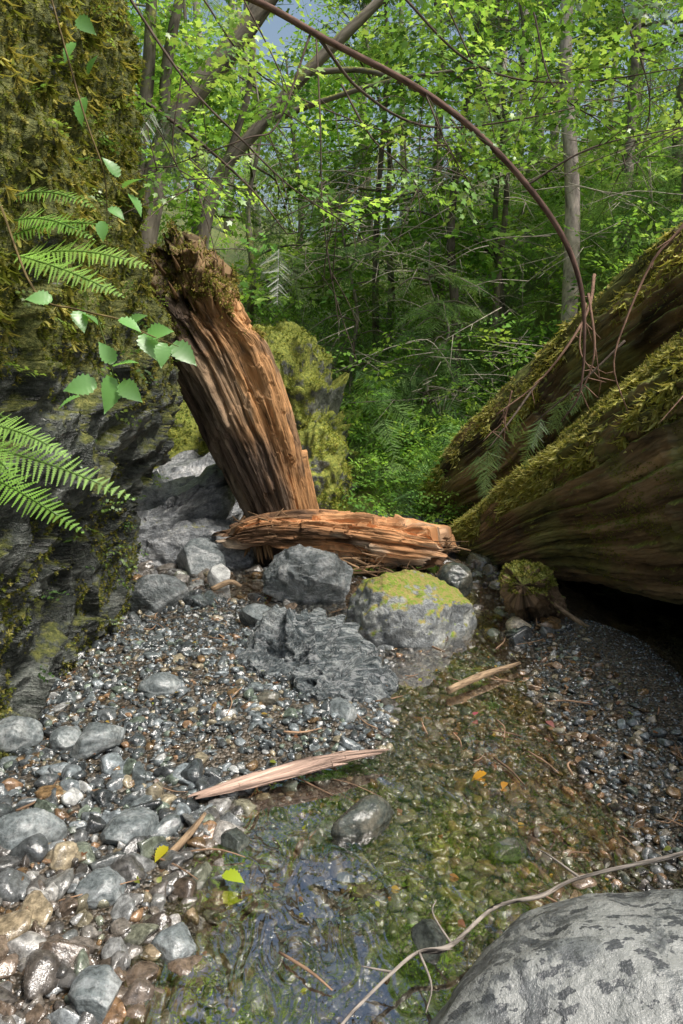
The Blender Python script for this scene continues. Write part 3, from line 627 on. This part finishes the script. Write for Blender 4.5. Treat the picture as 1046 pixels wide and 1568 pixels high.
# distant forest mass
b=B();w=B();n=8500;x=U(-24,26,n);y=U(17,34,n);pos=P3(x,y,0)
zt=U(0,1,n);pos[:,2]=hgt(x,y)+zt*11;k=fbm(pos*.35,3,14)>-.10+.42*zt;k&=~((np.abs(x+.03*y)<3.4)&(pos[:,2]-1.5>.46*y));pos=pos[k];n=len(pos)
put_sprays(b,S_sim,pos,U(0,6.28,n),rng.normal(-.1,.5,n),rng.normal(0,.5,n),U(.7,1.3,n),leafcol(n,LG*1.1+np.array([.10,.10,.10]),pos,3))  # pale lift added to leaf colour, painting in the lighter hazy distance
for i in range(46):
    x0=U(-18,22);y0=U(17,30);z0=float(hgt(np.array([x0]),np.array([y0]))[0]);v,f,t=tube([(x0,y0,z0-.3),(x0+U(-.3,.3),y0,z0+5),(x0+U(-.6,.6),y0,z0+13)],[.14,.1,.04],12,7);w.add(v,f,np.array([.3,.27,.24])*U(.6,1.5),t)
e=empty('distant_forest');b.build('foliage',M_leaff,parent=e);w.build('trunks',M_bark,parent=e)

# ---------------------------------------------------------------- foreground trees/branches
e=empty('leaning_mossy_alder_tree');w=B();f=B()
def limb(bb,pts,r,n=30,seg=10,c=(.17,.15,.12)):
    v,fc,t=tube(pts,r,n,seg);bb.add(v,fc,np.array(c),t)
limb(w,[(-2.25,7.7,.7),(-2.1,7.6,1.8),(-1.97,7.5,2.7),(-1.71,7.5,3.69),(-1.44,7.5,4.15),(-1.06,7.5,4.55),(-.62,7.5,5.1),(-.1,7.6,5.8)],[.17,.15,.13,.12,.11,.1,.09,.06],50,16)
limb(w,[(-1.97,7.5,2.7),(-1.95,7.45,3.5),(-1.8,7.4,4.3),(-1.7,7.4,5.4)],[.09,.07,.06,.04])
limb(w,[(-1.7,7.5,3.75),(-1.6,7.4,4.5),(-1.25,7.3,5.6)],[.06,.05,.03])
limb(w,[(-1.7,8.3,.9),(-1.55,8.1,2.2),(-1.45,8,3.0),(-1.22,8,3.64),(-.82,8,4.08),(-.35,8,4.57),(.24,8,5.1),(.8,8,5.6)],[.09,.08,.075,.07,.065,.06,.05,.035],40,12)
limb(w,[(-.82,8,4.08),(-.3,7.8,4.2),(.5,7.6,4.35),(1.4,7.4,4.4)],[.035,.028,.02,.008])
limb(w,[(-.35,8,4.57),(.3,7.8,4.5),(.9,7.5,4.1),(1.3,7.4,3.6)],[.03,.025,.015,.006])
limb(w,[(-1.2,8,3.66),(-.9,7.9,4.5),(-.9,7.8,5.5)],[.04,.03,.02])
n=1300;pos=np.column_stack([U(-2.6,2.2,n),U(6.3,8.8,n),U(3.0,5.9,n)]);pos=pos[(fbm(pos*.9,3,71)>-.03)&(pos[:,2]>2.8+.45*np.clip(pos[:,0]+1.5,0,9)*.6)&((pos[:,0]<-1.0)|(pos[:,0]>.65))];n=len(pos)
put_sprays(f,S_lob,pos,U(0,6.28,n),rng.normal(-.15,.35,n),rng.normal(0,.35,n),U(.3,.48,n),leafcol(n,LG*1.1,pos,6))
w.build('trunk_and_limbs',M_barkmoss,parent=e);f.build('foliage',M_leaff,parent=e)

e=empty('arching_branch');w=B();f=B()
RB=(.15,.09,.07)
limb(w,[(-1.7,4.3,3.85),(-.9,3.95,3.5),(-.41,3.8,3.27),(-.07,3.8,3.1),(.40,3.8,2.87),(.75,3.8,2.61),(1.05,3.8,2.28),(1.19,3.8,2.0),(1.23,3.8,1.72),(1.22,3.8,1.45),(1.15,3.85,1.3)],[.018,.017,.016,.0155,.015,.0145,.014,.012,.008,.005,.003],80,10,RB)
TW=(.12,.09,.07)
tw=[([(-1.2,3.6,3.6),(-.91,3.5,3.13),(-.67,3.5,2.79),(-.446,3.5,2.57),(-.215,3.5,2.36),(.08,3.5,2.18)],.008),
([(-.12,3.8,3.12),(-.1,3.7,2.72),(-.09,3.7,2.32),(-.04,3.7,1.96),(.05,3.7,1.68),(.08,3.7,1.6)],.005),
([(-.1,3.8,3.1),(.1,4.0,2.95),(.45,4.2,2.85),(1.0,4.4,2.95),(1.9,4.6,3.2)],.009),
([(-.15,3.8,3.12),(-.3,3.7,2.7),(-.45,3.6,2.6),(-.9,3.6,2.45)],.006),
([(.40,3.8,2.87),(.5,3.7,2.6),(.62,3.65,2.4)],.005),([(.0,4.0,2.98),(.15,3.9,2.7),(.35,3.85,2.5),(.4,3.85,2.3)],.006),
([(-.08,3.7,2.4),(-.02,3.65,2.25),(.12,3.6,2.15)],.004),([(.9,3.8,2.45),(1.2,3.7,2.6),(1.7,3.7,2.7)],.006),
([(.3,4.4,3.6),(.7,4.3,3.2),(1.2,4.3,3.1),(1.9,4.2,3.15)],.008),([(-.7,3.5,2.85),(-.75,3.5,2.5),(-.6,3.5,2.3)],.004),
([(1.0,4.2,3.4),(1.1,4.1,3.0),(1.4,4.1,2.8),(1.5,4.1,2.6)],.005),([(-.5,4,3.4),(-.3,4,3.0),(-.35,4,2.8)],.005),
([(.6,5,3.9),(.9,5,3.3),(1.0,5,2.9)],.006),([(1.6,4.6,3.6),(1.75,4.5,3.1),(1.7,4.5,2.7)],.006),([(-.9,5,3.9),(-.5,5,3.4),(.2,5,3.1),(.7,5,3.0)],.007)]
for p_,r_ in tw:
    p_=np.array(p_);limb(w,p_,np.linspace(r_,r_*.35,len(p_)),30,6,TW)
    cp=catmull(p_,30)
    for q in range(9):
        i=rng.integers(8,29);d=rng.normal(0,.16,3)+np.array([0,0,-.05]);limb(w,[cp[i],cp[i]+d*.6,cp[i]+d+np.array([0,0,-.04])],[.003,.002,.001],6,4,TW)
    i=rng.integers(5,30,6);pos=cp[i]+rng.normal(0,.05,(6,3));pos=pos[pos[:,2]>2.25];n=len(pos)
    if n: put_sprays(f,S_lob,pos,U(0,6.28,n),rng.normal(-.3,.3,n),rng.normal(0,.3,n),U(.16,.27,n),leafcol(n,LG,pos,6))
n=300;pos=np.column_stack([U(-1.0,2.2,n),U(3.6,5.2,n),U(2.9,3.9,n)]);pos=pos[(fbm(pos*1.6,3,5)>.02)&(pos[:,2]>1.5+.33*pos[:,1])&((pos[:,0]<-.45)|(pos[:,0]>.35))];n=len(pos)
put_sprays(f,S_lob,pos,U(0,6.28,n),rng.normal(-.2,.3,n),rng.normal(0,.3,n),U(.2,.32,n),leafcol(n,LG,pos,6))
w.build('branches',M_twig,parent=e);f.build('leaves',M_leaf,parent=e)
# drooping conifer fronds
e=empty('drooping_hemlock_bough');w=B();f=B()
limb(w,[(-1.6,5.6,3.6),(-1.0,5.1,3.1),(-.6,5.0,2.75),(-.35,5,2.45)],[.014,.012,.008,.004],20,6,TW)
n=16;pos=catmull([(-1.3,5.3,3.35),(-1.1,5.15,3.15),(-.6,5.0,2.75),(-.35,5,2.45)],n)+rng.normal(0,.06,(n,3))
dr=rng.normal(0,.35,(n,3))+np.array([.15,-.1,-1.]);f_n=rng.normal(0,.35,(n,3))+np.array([.2,-1.,.3])
def put_R(b,temps,pos,R,s,col):
    for i in range(len(pos)):
        tv,tf,tc=temps[i%len(temps)];b.add(*inst(tv,tf,pos[i:i+1],R[i:i+1],s[i:i+1],col[i:i+1],tc))
put_R(f,S_conf,pos,Rdir(dr,f_n),U(.22,.42,n),CG[rng.integers(0,4,n)]*.5)
limb(w,[(1.5,5.7,1.5),(1.2,5.2,1.25),(1.0,5.0,1.05)],[.01,.008,.003],12,5,TW)
limb(w,[(1.7,4.5,1.75),(1.45,4.5,1.5),(1.2,4.6,1.25)],[.008,.006,.003],12,5,TW)
pos=np.array([(1.25,5.2,1.28),(1.1,5.1,1.15),(1.0,5.0,1.05),(1.35,4.6,1.4),(1.4,4.5,1.45),(.95,5.1,1.0),(1.25,4.6,1.28),(1.2,4.6,1.22),(1.12,5.15,1.2),(1.5,4.5,1.5)]);n=len(pos)
dr=rng.normal(0,.3,(n,3))+np.array([-.35,-.2,-1.]);f_n=rng.normal(0,.3,(n,3))+np.array([-.1,-1.,.4])
put_R(f,S_conf,pos,Rdir(dr,f_n),U(.18,.34,n),CG[rng.integers(0,3,n)]*.95)
w.build('stems',M_twig,parent=e);f.build('needles',M_leaf,parent=e)
# hanging roots
w=B();RC=(.30,.18,.13)
for p_,r_ in [([(1.66,5.0,2.2),(1.57,4.8,1.97),(1.42,4.7,1.73),(1.23,4.7,1.49),(.985,4.7,1.3)],.012),([(1.95,4,2.6),(1.77,4,2.3),(1.63,4,2.13),(1.51,4,1.83),(1.46,4,1.59),(1.55,4,1.35)],.010),([(1.4,4.3,2.0),(1.42,4.2,1.7),(1.38,4.2,1.5),(1.3,4.2,1.4)],.008),([(1.55,4.8,2.0),(1.5,4.7,1.7),(1.62,4.6,1.5)],.007),([(1.15,5.0,1.45),(1.1,5,1.25),(1.0,5,1.15)],.006),([(1.9,3.6,1.9),(1.7,3.5,1.75),(1.62,3.5,1.5),(1.7,3.5,1.3)],.006)]:
    p_=np.array(p_);limb(w,p_,np.linspace(r_,r_*.3,len(p_)),24,6,RC);cp=catmull(p_,24)
    for q in range(6):
        i=rng.integers(3,23);d=rng.normal(0,.07,3)+np.array([0,0,-.07]);limb(w,[cp[i],cp[i]+d*.6,cp[i]+d],[.004,.003,.001],6,4,RC)
w.build('hanging_roots',M_twig)

# ---------------------------------------------------------------- ferns and leafy vine
def frond(b,p0,p1,sag,w,col,n=30,face=(.25,-.8,.75)):
    p0=np.array(p0);p1=np.array(p1);mid=(p0+p1)/2+np.array([0,0,sag]);t=np.linspace(0,1,n)[:,None];c=p0*(1-t)**2+2*t*(1-t)*mid+t*t*p1
    d=np.gradient(c,axis=0);d/=np.linalg.norm(d,axis=1)[:,None];side=np.cross(d,face);side/=np.linalg.norm(side,axis=1)[:,None];up=np.cross(side,d)
    limb_=tube(c[::6],[.003]*len(c[::6]),16,4);b.add(limb_[0],limb_[1],np.array(col)*.5)
    for i in range(2,n):
        t_=i/(n-1);L=w*math.sin(math.pi*min(1,.18+.82*t_**.9))**.8*(1.02-t_*.25)*rng.uniform(.85,1.08)+.004
        for sgn in (-1,1):
            dr=side[i]*sgn+d[i]*.35+up[i]*(-.12+.15*rng.normal());dr/=np.linalg.norm(dr);pn=np.cross(dr,up[i])
            m=9;V=[];F=[]
            for j in range(m):
                q=c[i]+dr*L*j/m;ww=.0095*(1-j/m*.8)*(w/.08)
                k=len(V);V+=[q,q+dr*L*.4/m*2+pn*ww,q+dr*L*1.3/m,q+dr*L*.4/m*2-pn*ww];F+=[[k,k+1,k+2],[k,k+2,k+3]]
            b.add(np.array(V),np.array(F),np.array(col)*U(.8,1.2))
FC=(.26,.50,.09)
b=B()
frond(b,(-1.12,2.65,1.93),(-.64,2.55,1.88),.07,.075,(.38,.64,.13))
frond(b,(-1.12,2.6,1.93),(-.72,2.5,1.78),.03,.07,(.33,.58,.11))
frond(b,(-1.15,2.7,2.06),(-.84,2.6,1.98),.06,.06,FC,24)
frond(b,(-1.2,2.8,2.16),(-.86,2.7,2.10),.07,.05,FC,24)
frond(b,(-1.18,2.7,2.0),(-.78,2.6,2.02),.06,.06,FC,26)
b.build('sword_fern',M_leaf)
b=B()
frond(b,(-1.22,2.3,1.32),(-.62,2.15,1.16),.05,.08,(.36,.60,.16))
frond(b,(-1.22,2.3,1.26),(-.74,2.05,1.08),.03,.075,FC)
frond(b,(-1.2,2.3,1.38),(-.82,2.2,1.28),.06,.065,(.34,.58,.14))
frond(b,(-1.25,2.35,1.36),(-.88,2.0,1.22),.05,.07,(.26,.48,.10))
b.build('sword_fern',M_leaf)
e=empty('trailing_bramble_vine');w=B();f=B()
limb(w,[(-1.15,2.6,2.1),(-.95,2.35,1.78),(-.80,2.3,1.72),(-.674,2.3,1.69),(-.6,2.3,1.65),(-.5,2.3,1.61)],[.004,.004,.003,.003,.002,.001],26,5,(.16,.12,.05))
limb(w,[(-.75,2.3,1.72),(-.72,2.3,1.6),(-.70,2.3,1.5)],[.002,.002,.001],10,5,(.12,.16,.04))
limb(w,[(-.95,2.4,3.0),(-.76,2.3,2.31),(-.7,2.3,2.1),(-.72,2.35,1.9)],[.003,.003,.002,.001],20,5,(.16,.12,.05))
# x, z, in-plane angle (deg, 0 = +x, -90 = down), size
LP=[(-.86,1.745,175,.09),(-.82,1.72,-60,.09),(-.80,1.71,-20,.08),(-.674,1.69,-20,.09),(-.66,1.68,30,.08),(-.62,1.65,-55,.11),(-.60,1.65,10,.10),(-.53,1.62,-35,.12),(-.54,1.62,-90,.09),(-.70,1.56,120,.09),(-.70,1.55,20,.10),(-.71,1.52,-85,.14),(-.76,1.50,190,.12),(-.68,1.50,-35,.11),(-.80,1.46,200,.09),(-.66,2.08,30,.09),(-.64,2.06,-50,.09),(-.66,2.10,120,.08),(-.76,2.33,-100,.10),(-.75,2.52,-40,.08),(-.78,2.48,-120,.08),(-.72,1.98,-90,.07),(-.70,2.02,-30,.07),(-.75,2.4,60,.07)]
A=np.array(LP);n=len(A);pos=np.column_stack([A[:,0],U(2.25,2.36,n),A[:,1]]);a=np.radians(A[:,2])
dd=np.column_stack([np.cos(a),U(-.5,-.1,n),np.sin(a)]);nn=np.array([.1,-.8,.9])+rng.normal(0,.4,(n,3))
f.add(*inst(OVA[0]*np.array([1.05,1,1]),OVA[1],pos,Rdir(dd,nn),A[:,3]*.85,np.array([.20,.44,.12])*U(.8,1.35,(n,1))))
w.build('stems',M_twig,parent=e);f.build('leaves',M_leaf,parent=e)
b=B();i=rng.choice(np.where(vis&(cliffV[:,1]>2.5))[0],170);pos=cliffV[i]+cliffN[i]*.02;n=len(pos)
put_sprays(b,S_lob,pos,U(-2.5,-.5,n),rng.normal(-.2,.4,n),rng.normal(0,.4,n),U(.06,.14,n),leafcol(n,LG*.8,pos,2));b.build('cliff_seedlings',M_leaf,center=False)

# ---------------------------------------------------------------- driftwood, twigs, leaves
def dp(TH,LL,R,Lm):
    c,s=np.cos(TH),np.sin(TH);p=np.stack([c*4,s*4,LL*3],-1).reshape(-1,3);pl,fr=plates(TH+.3*fbm(p,2,8).reshape(TH.shape),LL,9,5,.2)
    return R*(1+.3*fbm(p,3,2).reshape(TH.shape)+.3*pl),.05*pl
V,F,T=tube([(-.52,2.42,.035),(-.30,2.52,.045),(-.08,2.62,.06),(.16,2.70,.055)],[.022,.045,.042,.012],90,60,dp,squash=.3)
mk('driftwood_plank',V,F,M_orange,col=np.array([.5,.35,.28]),tex=T)
V,F,T=tube([(1.2,1.75,.31),(1.03,1.77,.30),(.88,1.76,.26),(.66,1.82,.15),(.55,1.79,.12),(.42,1.79,.08),(.287,1.68,.06),(.2,1.66,.055),(.127,1.6,.05),(.01,1.48,.03),(-.06,1.38,0.)],[.004,.004,.0045,.005,.006,.005,.006,.005,.005,.004,.003],90,8,dp)
w=B();w.add(V,F,np.array([.34,.30,.26]),T)
for p_ in [[(.66,1.82,.15),(.6,1.9,.16),(.58,1.98,.13)],[(.287,1.68,.06),(.25,1.78,.07),(.27,1.86,.05)],[(.127,1.6,.05),(.05,1.62,.05)],[(.2,1.66,.055),(.22,1.56,.05),(.2,1.5,.03)]]:
    limb(w,p_,np.linspace(.004,.0015,len(p_)),10,5,(.34,.30,.26))
w.build('fallen_stick',M_twig)
w=B()
for i in range(70):
    x=U(-1.4,1.4);y=U(1.6,4.8);a=U(0,6.28);L_=U(.03,.12);z=float(max(hgt(np.array([x]),np.array([y]))[0]+.02,0))+.01;d=np.array([math.cos(a),math.sin(a),0])*L_
    p=np.array([x,y,z]);r=U(.002,.005);limb(w,[p-d,p+rng.normal(0,.01,3),p+d],[r,r,r*.5],6,5,np.array([.34,.22,.14])*U(.5,1.4))
for p_,r_ in [([(.52,3.35,.03),(.7,3.5,.04),(.95,3.7,.03)],.018),([(1.5,4.1,.05),(1.35,4.4,.12),(1.2,4.8,.2)],.015),([(-.9,4.9,.09),(-.78,4.95,.13),(-.7,4.95,.1)],.02),([(-.55,2.1,.02),(-.5,2.2,.035),(-.47,2.3,.04)],.012)]:
    limb(w,p_,[r_,r_,r_*.5],12,7,(.34,.24,.15))
w.build('twig_litter',M_twig,center=False)
f=B();A=np.array([(-.36,2.0,.03,.055,.42,.55,.04),(-.56,2.12,.04,.045,.6,.55,.03),(.56,2.62,.012,.05,.6,.32,.03),(.62,2.55,.012,.03,.5,.25,.04),(.6,3.1,.02,.03,.4,.1,.14),(-1.1,1.9,.06,.04,.3,.1,.16),(.9,3.0,.04,.035,.35,.14,.14),(-.1,4.0,.2,.03,.35,.1,.12)])
n=len(A);f.add(*inst(OVA[0],OVA[1],A[:,:3],rot(U(0,6,n),rng.normal(0,.1,n),rng.normal(0,.1,n)),A[:,3]*1.4,A[:,4:]))
n=180;x=U(-1.4,1.5,n);y=U(1.3,5,n);pos=P3(x,y,0);pos[:,2]=np.maximum(hgt(x,y)+.03,wz(y)+.004)
pal2=np.array([(.3,.16,.05),(.22,.1,.05),(.4,.28,.06),(.2,.12,.07),(.3,.34,.05)])
f.add(*inst(OVA[0],OVA[1],pos,rot(U(0,6,n),rng.normal(0,.25,n),rng.normal(0,.25,n)),U(.012,.032,n),pal2[rng.integers(0,5,n)]));f.build('fallen_leaves',M_leaf,center=False)

# ---------------------------------------------------------------- light, world, camera
sun_el,sun_az=math.radians(60),math.radians(120)   # azimuth measured from +Y clockwise
wd=bpy.data.worlds.new('World');scene.world=wd;wd.use_nodes=True;nt=wd.node_tree
bg=nt.nodes['Background'];sky=nt.nodes.new('ShaderNodeTexSky');sky.sky_type='NISHITA';sky.sun_disc=False;sky.sun_elevation=sun_el;sky.sun_rotation=sun_az;sky.air_density=1.6;sky.dust_density=5
nt.links.new(sky.outputs[0],bg.inputs[0]);bg.inputs[1].default_value=.15
ld=bpy.data.lights.new('sun','SUN');ld.energy=4.3;ld.angle=math.radians(14);ld.color=(1,.96,.9);lo=bpy.data.objects.new('sun',ld);scene.collection.objects.link(lo)
d=Vector((math.sin(sun_az)*math.cos(sun_el),math.cos(sun_az)*math.cos(sun_el),math.sin(sun_el)));lo.rotation_euler=d.to_track_quat('Z','Y').to_euler();lo.location=(0,-5,12)
cam=bpy.data.cameras.new('camera');co=bpy.data.objects.new('camera',cam);scene.collection.objects.link(co);co.location=(0,0,1.5);co.rotation_euler=(math.radians(80),0,0)
cam.sensor_fit='VERTICAL';cam.sensor_height=24;cam.lens=24/1.4;cam.clip_end=500;scene.camera=co
scene.view_settings.view_transform='Standard';scene.view_settings.look='None';scene.view_settings.exposure=0
